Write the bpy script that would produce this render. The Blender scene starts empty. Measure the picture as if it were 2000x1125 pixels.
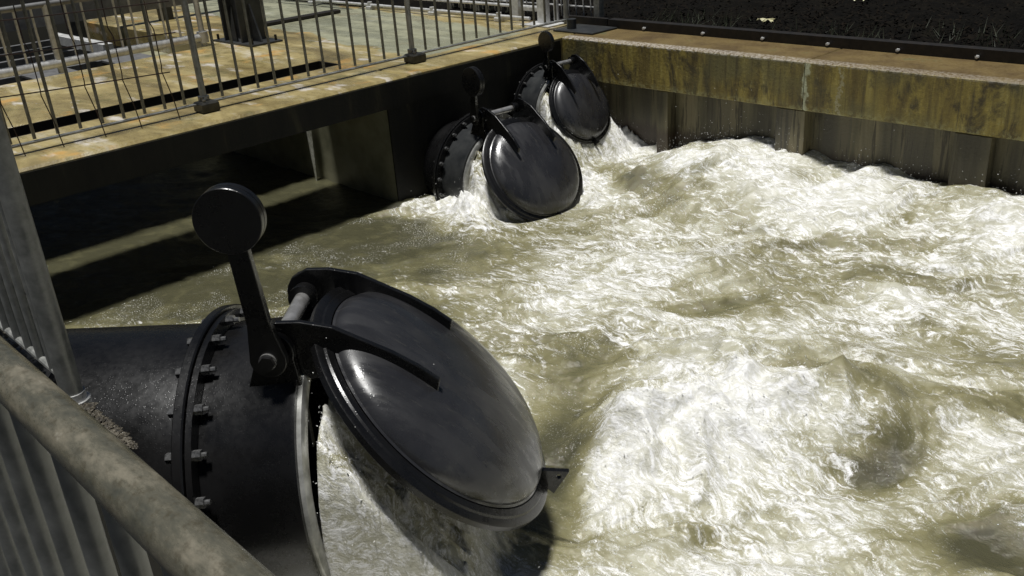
import bpy, math, random
import numpy as np
from mathutils import Vector, Matrix
random.seed(7)
R = math.radians
scene = bpy.context.scene
COL = scene.collection

# ------------------------------------------------------------------ camera, world, sun
EYE = Vector((0.0, 0.0, 1.65))
def camera():
    P, RL, A = R(24.46), R(-4.158), R(47.3)
    cp, sp, cr, sr = math.cos(P), math.sin(P), math.cos(RL), math.sin(RL)
    M1 = Matrix(((1, 0, 0), (0, -sp, -cp), (0, cp, -sp)))
    M2 = Matrix(((cr, -sr, 0), (sr, cr, 0), (0, 0, 1)))
    W = Matrix(((math.cos(A), math.sin(A), 0), (-math.sin(A), math.cos(A), 0), (0, 0, 1)))
    M = M2 @ M1 @ W
    right, down, fwd = M[0], M[1], M[2]
    rot = Matrix((right, -down, -fwd)).transposed()
    cd = bpy.data.cameras.new('camera'); co = bpy.data.objects.new('camera', cd); COL.objects.link(co)
    co.matrix_world = Matrix.Translation(EYE) @ rot.to_4x4()
    cd.sensor_width = 36; cd.lens = 36 * 1818.5 / 2000; cd.clip_start = 0.05; cd.clip_end = 400
    scene.camera = co
camera()
LDIR = Vector((0.0, -0.10, 0.995)).normalized()      # towards the floodlight
w = bpy.data.worlds.new('World'); scene.world = w; w.use_nodes = True
bg = w.node_tree.nodes['Background']
sky = w.node_tree.nodes.new('ShaderNodeTexSky'); sky.sky_type = 'NISHITA'; sky.sun_disc = False
sky.sun_elevation = math.asin(LDIR.z); sky.sun_rotation = math.pi
w.node_tree.links.new(sky.outputs[0], bg.inputs[0]); bg.inputs[1].default_value = 0.015
sl = bpy.data.lights.new('sun', 'SUN'); sl.energy = 4.4; sl.angle = R(8.0); sl.color = (1.0, 0.99, 0.96)
so = bpy.data.objects.new('sun', sl); COL.objects.link(so)
so.rotation_euler = LDIR.to_track_quat('Z', 'Y').to_euler()
scene.view_settings.view_transform = 'Standard'; scene.view_settings.look = 'None'
scene.view_settings.exposure = 0.0; scene.view_settings.gamma = 1.0

# ------------------------------------------------------------------ node helpers
class NT:
    def __init__(s, name, world=False):
        s.m = bpy.data.materials.new(name); s.m.use_nodes = True
        s.t = s.m.node_tree; s.b = s.t.nodes['Principled BSDF']
        s.co = s.t.nodes.new('ShaderNodeNewGeometry').outputs['Position'] if world else s.t.nodes.new('ShaderNodeTexCoord').outputs['Object']
    def set(s, sock, v):
        if hasattr(v, 'is_output') or isinstance(v, bpy.types.NodeSocket): s.t.links.new(v, sock)
        else: sock.default_value = v
    def vec(s, scale=(1, 1, 1), rot=(0, 0, 0), src=None, loc=(0, 0, 0)):
        n = s.t.nodes.new('ShaderNodeMapping'); s.t.links.new(src or s.co, n.inputs[0])
        n.inputs['Scale'].default_value = scale; n.inputs['Rotation'].default_value = rot
        n.inputs['Location'].default_value = loc
        return n.outputs[0]
    def noise(s, scale, detail=4, rough=.55, vec=None, dist=0., color=False):
        n = s.t.nodes.new('ShaderNodeTexNoise'); s.t.links.new(vec or s.co, n.inputs['Vector'])
        n.inputs['Scale'].default_value = scale; n.inputs['Detail'].default_value = detail
        n.inputs['Roughness'].default_value = rough; n.inputs['Distortion'].default_value = dist
        return n.outputs['Color' if color else 'Fac']
    def voro(s, scale, vec=None, feature='F1'):
        n = s.t.nodes.new('ShaderNodeTexVoronoi'); n.feature = feature
        s.t.links.new(vec or s.co, n.inputs['Vector']); n.inputs['Scale'].default_value = scale
        return n.outputs['Distance']
    def ramp(s, f, stops):
        n = s.t.nodes.new('ShaderNodeValToRGB'); s.set(n.inputs[0], f)
        e = n.color_ramp.elements
        while len(e) < len(stops): e.new(0.5)
        for k, (p, c) in enumerate(stops):
            e[k].position = p
            e[k].color = (*c, 1) if isinstance(c, (tuple, list)) else (c, c, c, 1)
        return n.outputs[0]
    def math(s, op, a, b=0.0, clamp=False):
        n = s.t.nodes.new('ShaderNodeMath'); n.operation = op; n.use_clamp = clamp
        s.set(n.inputs[0], a); s.set(n.inputs[1], b); return n.outputs[0]
    def mix(s, f, a, b, blend='MIX'):
        n = s.t.nodes.new('ShaderNodeMix'); n.data_type = 'RGBA'; n.blend_type = blend
        s.set(n.inputs[0], f)
        for k, v in ((6, a), (7, b)): s.set(n.inputs[k], (*v, 1) if isinstance(v, (tuple, list)) else v)
        return n.outputs[2]
    def mapr(s, v, a, b, c=0., d=1., smooth=True):
        n = s.t.nodes.new('ShaderNodeMapRange'); n.interpolation_type = 'SMOOTHSTEP' if smooth else 'LINEAR'
        s.set(n.inputs[0], v)
        for k, q in enumerate((a, b, c, d)): s.set(n.inputs[1 + k], q)
        return n.outputs[0]
    def sep(s, v=None):
        n = s.t.nodes.new('ShaderNodeSeparateXYZ'); s.t.links.new(v or s.co, n.inputs[0]); return n.outputs
    def attr(s, name):
        n = s.t.nodes.new('ShaderNodeAttribute'); n.attribute_name = name; return n.outputs['Fac']
    def bump(s, h, strength=.3, dist=.01, normal=None):
        n = s.t.nodes.new('ShaderNodeBump'); s.set(n.inputs['Height'], h)
        n.inputs['Strength'].default_value = strength; n.inputs['Distance'].default_value = dist
        if normal: s.t.links.new(normal, n.inputs['Normal'])
        return n.outputs[0]
    def fin(s, color=None, rough=None, metal=None, spec=None, normal=None, coat=None):
        b = s.b.inputs
        if color is not None: s.set(b['Base Color'], (*color, 1) if isinstance(color, (tuple, list)) else color)
        if rough is not None: s.set(b['Roughness'], rough)
        if metal is not None: s.set(b['Metallic'], metal)
        if spec is not None: s.set(b['Specular IOR Level'], spec)
        if coat is not None: s.set(b['Coat Weight'], coat); b['Coat Roughness'].default_value = .12
        if normal is not None: s.set(b['Normal'], normal)
        return s.m

def mat_deck():
    n = NT('wet_concrete', True)
    st = n.vec((.5, 1.6, 1), (0, 0, R(8)))
    a = n.noise(1.1, 7, .68, st, .8); b = n.noise(7, 6, .7); c = n.noise(60, 4, .6)
    col = n.ramp(a, [(.3, (.085, .066, .028)), (.44, (.25, .195, .085)), (.56, (.37, .30, .135)), (.70, (.54, .49, .37))])
    col = n.mix(n.math('MULTIPLY', n.mapr(b, .45, .75), .6), col, (.16, .12, .045))
    col = n.mix(n.mapr(n.noise(2.4, 4, .6, n.vec((.6, 1.5, 1), (0, 0, R(-20)), None, (3, 1, 0))), .58, .68, 0, .75), col, (.66, .62, .58))  # whitish patches: wet reflections painted into the colour
    col = n.mix(n.mapr(n.noise(1.9, 4, .6, n.vec((1, 1, 1), (0, 0, 0), None, (7, 2, 0))), .57, .70, 0, .8), col, (.50, .29, .08))
    col = n.mix(n.mapr(n.noise(3.1, 5, .65, n.vec((.7, 1, 1), (0, 0, 0), None, (1, 9, 0))), .56, .70, 0, .75), col, (.14, .13, .05))
    xyz = n.sep()
    wav = n.math('MULTIPLY', n.noise(1.3, 4, .6), .7)
    g = n.math('ADD', n.math('ADD', xyz[1], n.math('MULTIPLY', xyz[0], .14)), wav)          # slab of paler cement further along
    g1 = n.math('MULTIPLY', n.mapr(g, 4.93, 4.99), n.mapr(g, 6.5, 6.4))
    g1 = n.math('MULTIPLY', g1, n.mapr(xyz[0], -7.22, -7.28))
    pale = n.ramp(b, [(.3, (.22, .23, .16)), (.7, (.36, .37, .27))])
    col = n.mix(n.math('MULTIPLY', g1, .85), col, pale)
    col = n.mix(n.math('MULTIPLY', n.mapr(c, .5, .75), .35), col, (.10, .085, .04))
    r = n.mapr(n.noise(2.2, 5, .6, st), .42, .62, .12, .5)
    h = n.math('ADD', n.math('MULTIPLY', b, .6), n.math('MULTIPLY', c, .5))
    return n.fin(col, r, 0, .5, n.bump(h, .5, .012))
def mat_wall():
    n = NT('stained_concrete', True)
    v = n.vec((1, 1, .14)); x = n.sep()
    s1 = n.noise(7, 6, .7, v, .3); s2 = n.noise(26, 5, .65, n.vec((1, 1, .06))); f = n.noise(38, 5, .65); big = n.noise(1.3, 3, .6)
    s3 = n.noise(4.5, 6, .75, n.vec((1, 1, .5), (0, 0, 0), None, (4, 0, 2)), .8)
    col = n.ramp(s1, [(.28, (.05, .038, .016)), (.44, (.16, .12, .035)), (.58, (.28, .22, .055)), (.72, (.40, .34, .12))])
    col = n.mix(n.mapr(s3, .47, .64, 0, .9), col, (.045, .036, .022))
    col = n.mix(n.mapr(n.noise(16, 6, .75, n.vec((1, 1, .35))), .60, .72, 0, .7), col, (.40, .37, .17))
    col = n.mix(n.mapr(big, .42, .62, 0, .75), col, (.13, .12, .055))
    col = n.mix(n.mapr(s2, .52, .68, 0, .7), col, (.07, .055, .028))
    zl = n.mapr(n.math('ADD', x[2], n.math('MULTIPLY', f, .16)), -.31, -.25, .55, 0)          # moss line along the foot of the band
    col = n.mix(n.math('MULTIPLY', zl, n.mapr(f, .45, .6)), col, (.34, .33, .16))
    top = n.mapr(x[2], -.012, -.004)
    tc = n.ramp(n.noise(3, 5, .6), [(.35, (.085, .055, .02)), (.6, (.15, .105, .038)), (.75, (.095, .10, .045))])
    col = n.mix(top, col, tc)
    rim = n.math('MULTIPLY', n.mapr(x[1], 7.26, 7.2), n.mapr(f, .38, .6)); rim = n.math('MULTIPLY', rim, n.mapr(x[2], -.03, -.015))
    col = n.mix(n.math('MULTIPLY', rim, n.mapr(x[0], -5.5, -2.5, .75, .3)), col, (.50, .46, .40))
    # lime run at the joint
    wob = n.math('MULTIPLY', n.math('SUBTRACT', n.noise(9, 4, .7), .5), .16)
    d = n.math('ABSOLUTE', n.math('SUBTRACT', n.math('ADD', x[0], wob), -3.93))
    below = n.mapr(x[2], -.01, -.02); lime = n.math('MULTIPLY', n.math('MULTIPLY', n.mapr(d, .03, .008), n.mapr(s2, .3, .5)), below)
    col = n.mix(n.math('MULTIPLY', lime, .8), col, (.50, .52, .36))
    d2 = n.math('ABSOLUTE', n.math('SUBTRACT', n.math('ADD', x[0], n.math('MULTIPLY', wob, 2.0)), -3.62))
    col = n.mix(n.math('MULTIPLY', n.math('MULTIPLY', n.mapr(d2, .02, .006), .5), below), col, (.40, .38, .26))
    h = n.math('ADD', s1, n.math('MULTIPLY', f, .7))
    return n.fin(col, n.mapr(f, .3, .7, .35, .75), 0, .4, n.bump(h, .55, .02))
def mat_panel():
    n = NT('streaked_panel_concrete', True)
    v = n.vec((1, 1, .1)); s1 = n.noise(5, 4, .6, v); s2 = n.noise(22, 5, .7, n.vec((1, 1, .05))); f = n.noise(45, 4, .6); x = n.sep()
    col = n.ramp(s1, [(.35, (.065, .058, .036)), (.5, (.14, .125, .072)), (.62, (.22, .19, .11))])
    col = n.mix(n.mapr(s2, .53, .6, 0, .85), col, (.05, .042, .025))
    cell = n.t.nodes.new('ShaderNodeTexWhiteNoise'); cell.noise_dimensions = '1D'
    n.t.links.new(n.math('FLOOR', n.math('MULTIPLY', n.math('ADD', x[0], n.math('MULTIPLY', n.noise(.8, 1), .2)), 4.3)), cell.inputs['W'])
    col = n.mix(n.mapr(cell.outputs[0], 0, 1, 0, .75, smooth=False), col, (.075, .068, .05))
    wet = n.mapr(n.math('ADD', x[2], n.math('MULTIPLY', s2, .3)), -.72, -.6, .85, 0)
    col = n.mix(wet, col, (.05, .035, .025))
    return n.fin(col, .45, 0, .5, n.bump(n.math('ADD', s2, f), .35, .012))
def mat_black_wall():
    n = NT('shade_dark_algae_wall', True)  # near-black base carries shade in the colour; paler streaks are algae
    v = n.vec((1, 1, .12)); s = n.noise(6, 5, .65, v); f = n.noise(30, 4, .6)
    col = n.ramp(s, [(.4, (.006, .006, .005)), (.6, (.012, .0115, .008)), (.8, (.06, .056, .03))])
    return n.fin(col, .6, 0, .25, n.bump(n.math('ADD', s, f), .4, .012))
def mat_paint(name='black_paint', base=.0045, r0=.24, r1=.34):
    n = NT(name)
    a = n.noise(3, 5, .6); b = n.noise(40, 4, .6); c = n.noise(9, 4, .7, n.vec((1, 1, .35)))
    col = n.ramp(a, [(.3, (base * .8, base * .8, base * .85)), (.65, (base * 1.5, base * 1.45, base * 1.5))])
    col = n.mix(n.mapr(c, .6, .8, 0, .25), col, (.022, .021, .019))
    r = n.mapr(n.math('ADD', n.math('MULTIPLY', a, .6), n.math('MULTIPLY', b, .4)), .38, .62, r0, r1)
    dro = n.mapr(n.voro(95), .28, .12)
    h = n.math('ADD', n.math('MULTIPLY', b, .3), n.math('MULTIPLY', dro, .35))
    return n.fin(col, r, 0, .6, n.bump(h, .22, .004))
def mat_dome():
    n = NT('wet_grey_black_coating')
    a = n.noise(2.2, 5, .6, dist=.6); b = n.noise(55, 4, .6); v = n.noise(5, 5, .6, n.vec((.5, 2.5, 1)))
    col = n.ramp(a, [(.3, (.012, .012, .014)), (.6, (.026, .026, .028)), (.8, (.045, .044, .042))])
    col = n.mix(n.mapr(n.noise(16, 5, .65, n.vec((.3, 2.2, 1))), .56, .74, 0, .35), col, (.085, .082, .07))
    dro = n.mapr(n.voro(80), .3, .12)
    h = n.math('ADD', n.math('MULTIPLY', b, .35), n.math('MULTIPLY', dro, .3))
    return n.fin(col, n.mapr(v, .35, .65, .16, .42), 0, .8, n.bump(h, .2, .004))
def mat_galv(name='galvanised_steel', c0=(.17, .17, .155), c1=(.34, .34, .31), metal=.35, rough=.42, sc=30):
    n = NT(name)
    a = n.noise(sc, 4, .6); b = n.noise(4, 4, .6)
    col = n.ramp(n.math('ADD', n.math('MULTIPLY', a, .6), n.math('MULTIPLY', b, .4)), [(.38, c0), (.62, c1)])
    return n.fin(col, n.mapr(a, .3, .7, rough - .12, rough + .15), metal, .5, n.bump(a, .2, .003))
def mat_handrail():
    n = NT('mossy_wet_handrail')
    a = n.noise(60, 6, .7); b = n.noise(24, 6, .72, n.vec((.45, 1, 1))); c = n.noise(140, 3, .6)
    col = n.ramp(b, [(.32, (.06, .062, .05)), (.5, (.12, .113, .085)), (.64, (.20, .18, .135)), (.76, (.34, .32, .26))])
    col = n.mix(n.mapr(a, .48, .7, 0, .65), col, (.06, .05, .03))
    h = n.math('ADD', a, n.math('MULTIPLY', c, .6))
    return n.fin(col, n.mapr(b, .4, .6, .16, .4), .15, .6, n.bump(h, .3, .002))
def mat_seat():
    n = NT('bare_seat_metal')
    a = n.noise(14, 4, .6)
    return n.fin(n.ramp(a, [(.35, (.30, .30, .28)), (.65, (.55, .55, .52))]), .32, .5, .5, n.bump(a, .15, .003))
def mat_shaft():
    n = NT('polished_shaft_steel'); a = n.noise(25, 3, .5)
    return n.fin(n.ramp(a, [(.35, (.38, .37, .36)), (.65, (.58, .57, .56))]), .25, .7, .6)
def mat_soil():
    n = NT('dark_wet_soil')
    a = n.noise(5, 6, .7); b = n.noise(40, 5, .7); c = n.noise(1.2, 3, .6)
    col = n.ramp(a, [(.35, (.0018, .0016, .0012)), (.55, (.005, .0042, .003)), (.75, (.013, .011, .007))])
    col = n.mix(n.mapr(b, .6, .75, 0, .5), col, (.07, .06, .04))
    return n.fin(col, .85, 0, .08, n.bump(n.math('ADD', a, b), .8, .04))
def mat_gravel():
    n = NT('gravelly_dirt'); a = n.noise(30, 5, .7); b = n.noise(120, 3, .6)
    col = n.ramp(a, [(.35, (.03, .026, .02)), (.55, (.10, .085, .06)), (.75, (.27, .25, .20))])
    return n.fin(col, .5, 0, .5, n.bump(n.math('ADD', a, b), .8, .008))
def mat_simple(name, c0, c1, sc=12, rough=.5, metal=0., spec=.5):
    n = NT(name); a = n.noise(sc, 5, .6)
    return n.fin(n.ramp(a, [(.35, c0), (.65, c1)]), rough, metal, spec, n.bump(a, .25, .006))
def mat_water():
    n = NT('foaming_water', True)
    f = n.attr('foam'); bd = n.attr('body'); md = n.attr('mound')
    def warped(scale, amt, src):
        wp = n.noise(scale, 3, .55, src, color=True)
        a = n.t.nodes.new('ShaderNodeVectorMath'); a.operation = 'SUBTRACT'; n.t.links.new(wp, a.inputs[0]); a.inputs[1].default_value = (.5, .5, .5)
        b = n.t.nodes.new('ShaderNodeVectorMath'); b.operation = 'MULTIPLY_ADD'; n.t.links.new(a.outputs[0], b.inputs[0])
        b.inputs[1].default_value = (amt, amt, amt); n.t.links.new(src, b.inputs[2]); return b.outputs[0]
    w1 = warped(9, .055, warped(2.2, .38, n.co))
    va = n.vec((.22, 1, .6), (0, 0, R(-42)), w1); vb = n.vec((.25, 1, .55), (0, 0, R(-78)), w1)
    def both(sc, de, ro): return n.mix(md, n.noise(sc, de, ro, va), n.noise(sc, de, ro, vb))
    strand = both(24, 7, .74); mid = n.noise(6.5, 5, .6, w1); tiny = n.noise(150, 3, .65); blot = n.noise(2.6, 4, .55, w1); fine2 = both(75, 4, .7)
    # soft aerated body below the flecks
    lv = n.math('ADD', bd, n.math('MULTIPLY', n.math('SUBTRACT', mid, .5), .55))
    body = n.ramp(lv, [(.0, (.070, .067, .038)), (.20, (.135, .126, .066)), (.38, (.225, .208, .11)), (.56, (.37, .355, .25)), (.78, (.58, .57, .49)), (.95, (.72, .715, .67))])
    act = n.mapr(n.math('ADD', n.math('MULTIPLY', blot, .75), n.math('MULTIPLY', f, .7)), .30, .92, 0, 1)      # busy and quiet zones
    th = n.mapr(act, 0, 1, .575, .445, smooth=False)
    k = n.math('ADD', n.math('ADD', n.math('MULTIPLY', strand, .56), n.math('MULTIPLY', fine2, .28)), n.math('MULTIPLY', tiny, .16))
    fl = n.mapr(n.math('SUBTRACT', k, th), -.005, .11)
    fl = n.math('MULTIPLY', fl, n.mapr(f, -.2, .12))
    calmf = n.math('MULTIPLY', n.math('MULTIPLY', n.mapr(n.noise(100, 2, .55), .60, .68), n.mapr(n.noise(1.9, 5, .7), .47, .62)), n.math('MULTIPLY', n.mapr(f, -.34, -.28), n.mapr(n.sep()[0], -3.2, -3.6, .35, 1)))  # pale flecks on slack water: foam specks and sparkle painted as colour
    fl = n.math('MAXIMUM', fl, calmf)
    white = n.ramp(fine2, [(.34, (.62, .61, .58)), (.5, (.80, .795, .78)), (.64, (.98, .98, 1.0))])
    col = n.mix(n.math('MULTIPLY', fl, .92), body, white)
    rough = n.mapr(n.math('MAXIMUM', fl, n.mapr(lv, .3, .9, 0, .7)), 0, 1, .07, .38)
    h = n.math('ADD', n.math('MULTIPLY', strand, 1.0), n.math('MULTIPLY', tiny, .10))
    h = n.math('ADD', h, n.math('MULTIPLY', n.noise(48, 3, .6, n.vec((.5, 1, 1), (0, 0, R(-42)))), .55))
    return n.fin(col, rough, 0, .5, n.bump(h, .55, .02))
def mat_spray():
    n = NT('water_droplets'); n.fin((.92, .92, .90), .25, 0, .6)
    tr = n.t.nodes.new('ShaderNodeBsdfTranslucent'); tr.inputs[0].default_value = (.95, .95, .93, 1)
    mx = n.t.nodes.new('ShaderNodeMixShader'); mx.inputs[0].default_value = .5
    out = n.t.nodes['Material Output']; n.t.links.new(n.b.outputs[0], mx.inputs[1]); n.t.links.new(tr.outputs[0], mx.inputs[2]); n.t.links.new(mx.outputs[0], out.inputs[0])
    return n.m

M = dict(deck=mat_deck(), wall=mat_wall(), panel=mat_panel(), dark=mat_black_wall(), paint=mat_paint(), dome=mat_dome(),
         galv=mat_galv(), rail=mat_handrail(), seat=mat_seat(), shaft=mat_shaft(), soil=mat_soil(), gravel=mat_gravel(),
         water=mat_water(), spray=mat_spray(),
         bar=mat_galv('fence_bar_steel', (.10, .10, .085), (.21, .205, .175), .25, .45, 26),
         post=mat_galv('grey_post_steel', (.17, .175, .165), (.33, .33, .31), .2, .4, 22), lite=mat_galv('pale_galvanised_pipe', (.42, .42, .41), (.66, .66, .65), .2, .4, 20),
         wire=mat_simple('dark_rusty_wire', (.012, .008, .008), (.04, .02, .016), 30, .5, .3),
         steel=mat_simple('dark_grey_steel', (.022, .024, .026), (.05, .052, .052), 9, .4, .2),
         grey=mat_simple('grey_painted_steel', (.10, .10, .10), (.17, .17, .17), 9, .5, .1),
         rust=mat_simple('rusty_dark_rail', (.008, .007, .006), (.022, .017, .013), 14, .5, .2),
         leaf=mat_simple('dead_leaves', (.003, .0022, .0016), (.010, .007, .004), 20, .8, 0., .08),
         pale=mat_simple('pale_litter', (.45, .42, .22), (.62, .6, .4), 20, .5),
         green=mat_simple('weeds', (.008, .012, .004), (.03, .04, .014), 20, .6),
         nut=mat_galv('wet_bolt_steel', (.07, .07, .07), (.24, .24, .24), .5, .14, 60),
         foot=mat_simple('dark_cast_foot', (.016, .016, .015), (.05, .048, .04), 18, .35, .2))

# ------------------------------------------------------------------ mesh helpers
class MB:
    def __init__(s): s.v = []; s.f = []; s.sm = []
    def add(s, v, f, smooth=False):
        o = len(s.v); s.v += [tuple(p) for p in v]; s.f += [tuple(i + o for i in q) for q in f]; s.sm += [smooth] * len(f); return s
    def box(s, a, b, ch=0.0):
        x0, y0, z0 = a; x1, y1, z1 = b
        if ch <= 0:
            v = [(x, y, z) for x in (x0, x1) for y in (y0, y1) for z in (z0, z1)]
            return s.add(v, [(0, 1, 3, 2), (4, 6, 7, 5), (0, 4, 5, 1), (2, 3, 7, 6), (0, 2, 6, 4), (1, 5, 7, 3)])
        c = ((x0 + x1) / 2, (y0 + y1) / 2); w, d = x1 - x0, y1 - y0
        def ring(i, z): return [(x0 + i, y0 + i, z), (x1 - i, y0 + i, z), (x1 - i, y1 - i, z), (x0 + i, y1 - i, z)]
        v = ring(ch, z0) + ring(0, z0 + ch) + ring(0, z1 - ch) + ring(ch, z1)
        f = [(3, 2, 1, 0), (12, 13, 14, 15)]
        for k in range(3):
            for i in range(4):
                j = (i + 1) % 4; f.append((k * 4 + i, k * 4 + j, k * 4 + 4 + j, k * 4 + 4 + i))
        return s.add(v, f)
    def tube(s, p0, p1, r, seg=12, r1=None, cap=True):
        p0, p1 = Vector(p0), Vector(p1); d = (p1 - p0).normalized()
        u = d.orthogonal().normalized(); w_ = d.cross(u); r1 = r if r1 is None else r1
        v = []
        for p, q in ((p0, r), (p1, r1)):
            for i in range(seg):
                a = 2 * math.pi * i / seg; v.append(p + u * math.cos(a) * q + w_ * math.sin(a) * q)
        s.add(v, [(i, (i + 1) % seg, seg + (i + 1) % seg, seg + i) for i in range(seg)], True)
        if cap: s.add(v[:seg], [tuple(range(seg - 1, -1, -1))]); s.add(v[seg:], [tuple(range(seg))])
        return s
    def path(s, pts, r, seg=8):
        pts = [Vector(p) for p in pts]; v = []; u = None
        for k, p in enumerate(pts):
            d = (pts[min(k + 1, len(pts) - 1)] - pts[max(k - 1, 0)]).normalized()
            u = d.orthogonal().normalized() if u is None else (u - d * u.dot(d)).normalized()
            w_ = d.cross(u)
            for i in range(seg):
                a = 2 * math.pi * i / seg; v.append(p + u * math.cos(a) * r + w_ * math.sin(a) * r)
        f = [(k * seg + i, k * seg + (i + 1) % seg, (k + 1) * seg + (i + 1) % seg, (k + 1) * seg + i) for k in range(len(pts) - 1) for i in range(seg)]
        s.add(v, f, True)
        return s.add(v[:seg] + v[-seg:], [tuple(range(seg - 1, -1, -1)), tuple(range(seg, 2 * seg))])
    def lathe(s, prof, seg=64, T=None, smooth=True, closed=False):
        """profile of (h, r) turned about local x"""
        T = T or Matrix.Identity(4); v = []
        for h, r in prof:
            for i in range(seg):
                a = 2 * math.pi * i / seg; v.append(T @ Vector((h, r * math.cos(a), r * math.sin(a))))
        n = len(prof); rng = range(n if closed else n - 1)
        f = [(k * seg + i, ((k + 1) % n) * seg + i, ((k + 1) % n) * seg + (i + 1) % seg, k * seg + (i + 1) % seg) for k in rng for i in range(seg)]
        return s.add(v, f, smooth)
    def plate(s, pts, y0, y1, T=None):
        """polygon in local x-z, extruded along y"""
        T = T or Matrix.Identity(4); n = len(pts)
        v = [T @ Vector((p[0], y, p[1])) for y in (y0, y1) for p in pts]
        f = [tuple(range(n)), tuple(range(2 * n - 1, n - 1, -1))] + [(i, n + i, n + (i + 1) % n, (i + 1) % n) for i in range(n)]
        return s.add(v, f)
    def mesh(s, name, mat, off=(0, 0, 0), sharp=35):
        me = bpy.data.meshes.new(name)
        me.from_pydata([(p[0] - off[0], p[1] - off[1], p[2] - off[2]) for p in s.v], [], s.f)
        me.validate(); me.update()
        if len(s.sm) == len(me.polygons): me.polygons.foreach_set('use_smooth', s.sm)
        me.materials.append(mat)
        if any(s.sm): me.set_sharp_from_angle(angle=R(sharp))
        return me
    def build(s, name, mat, parent=None, off=None, bevel=0.0):
        """vertices are world coordinates unless parent is a placed root: then off = root location"""
        off = off if off is not None else (tuple(parent.get('_org', (0, 0, 0))) if parent else (0, 0, 0))
        o = bpy.data.objects.new(name, s.mesh(name, mat, off)); COL.objects.link(o)
        if parent: o.parent = parent
        if bevel:
            b = o.modifiers.new('bevel', 'BEVEL'); b.width = bevel; b.segments = 2; b.limit_method = 'ANGLE'
        return o
def tag(o, label=None, cat=None, group=None, kind=None):
    if label: o['label'] = label
    if cat: o['category'] = cat
    if group: o['group'] = group
    if kind: o['kind'] = kind
    return o
def empty(name, loc, label=None, cat=None, group=None):
    o = bpy.data.objects.new(name, None); COL.objects.link(o); o.location = loc; o.empty_display_size = .1
    ORG[o.name] = tuple(loc)
    return tag(o, label, cat, group)
ORG = {}
def part(root, name, mb, mat, bevel=0.0, parent=None):
    return mb.build(name, mat, parent or root, ORG[root.name], bevel)
def dup(o, parent, loc):
    c = o.copy(); COL.objects.link(c); c.parent = parent; c.location = loc; return c

# numpy noise ---------------------------------------------------------------
def vnoise(x, y, seed):
    rs = np.random.RandomState(seed); n = 256; g = rs.rand(n, n).astype(np.float32)
    xi = np.floor(x).astype(np.int64); yi = np.floor(y).astype(np.int64)
    fx = (x - xi).astype(np.float32); fy = (y - yi).astype(np.float32)
    fx = fx * fx * fx * (fx * (fx * 6 - 15) + 10); fy = fy * fy * fy * (fy * (fy * 6 - 15) + 10)
    a = g[xi % n, yi % n]; b = g[(xi + 1) % n, yi % n]; c = g[xi % n, (yi + 1) % n]; d = g[(xi + 1) % n, (yi + 1) % n]
    return (a + (b - a) * fx) * (1 - fy) + (c + (d - c) * fx) * fy
def fbm(x, y, seed, octv=5, gain=.5, lac=2.03):
    s = 0; a = 1; t = 0
    for k in range(octv):
        s = s + a * (vnoise(x + 17.3 * k, y - 9.1 * k, seed + k) - .5) * 2; t += a; a *= gain; x = x * lac; y = y * lac
    return s / t
def ridged(x, y, seed, octv=4, gain=.55):
    s = 0; a = 1; t = 0
    for k in range(octv):
        n = 1 - np.abs((vnoise(x + 7.7 * k, y + 3.3 * k, seed + k) - .5) * 2) * 1.6
        s = s + a * n; t += a; a *= gain; x = x * 2.07; y = y * 2.07
    return s / t
def sstep(a, b, x):
    t = np.clip((x - a) / (b - a), 0, 1); return t * t * (3 - 2 * t)
WZ = -1.15

# ------------------------------------------------------------------ valves' placement (used by water too)
VALVES = [dict(c=(-2.984, 1.719, -.600), s=.60, yaw=43.7, tilt=4.2, phi=39.6, hx=-.127, hz=1.11, hy=.443, rd=1.045, L=.68, rf=1.155, back=2.6),
          dict(c=(-5.986, 5.555, -.960), s=.500, yaw=-3.3, tilt=0, phi=36.6, hx=-.055, hz=1.225, hy=.447, rd=1.02, L=.639, rf=1.166, back=.75),
          dict(c=(-6.320, 6.712, -.618), s=.377, yaw=-2.4, tilt=0, phi=27.4, hx=.018, hz=1.222, hy=.448, rd=1.006, L=.698, rf=1.150, back=.45)]
def vframe(v):
    y, t = R(v['yaw']), R(v['tilt'])
    ax = Vector((math.cos(y) * math.cos(t), math.sin(y) * math.cos(t), math.sin(t))); ay = Vector((-math.sin(y), math.cos(y), 0)); az = ax.cross(ay)
    return ax, ay, az

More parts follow.
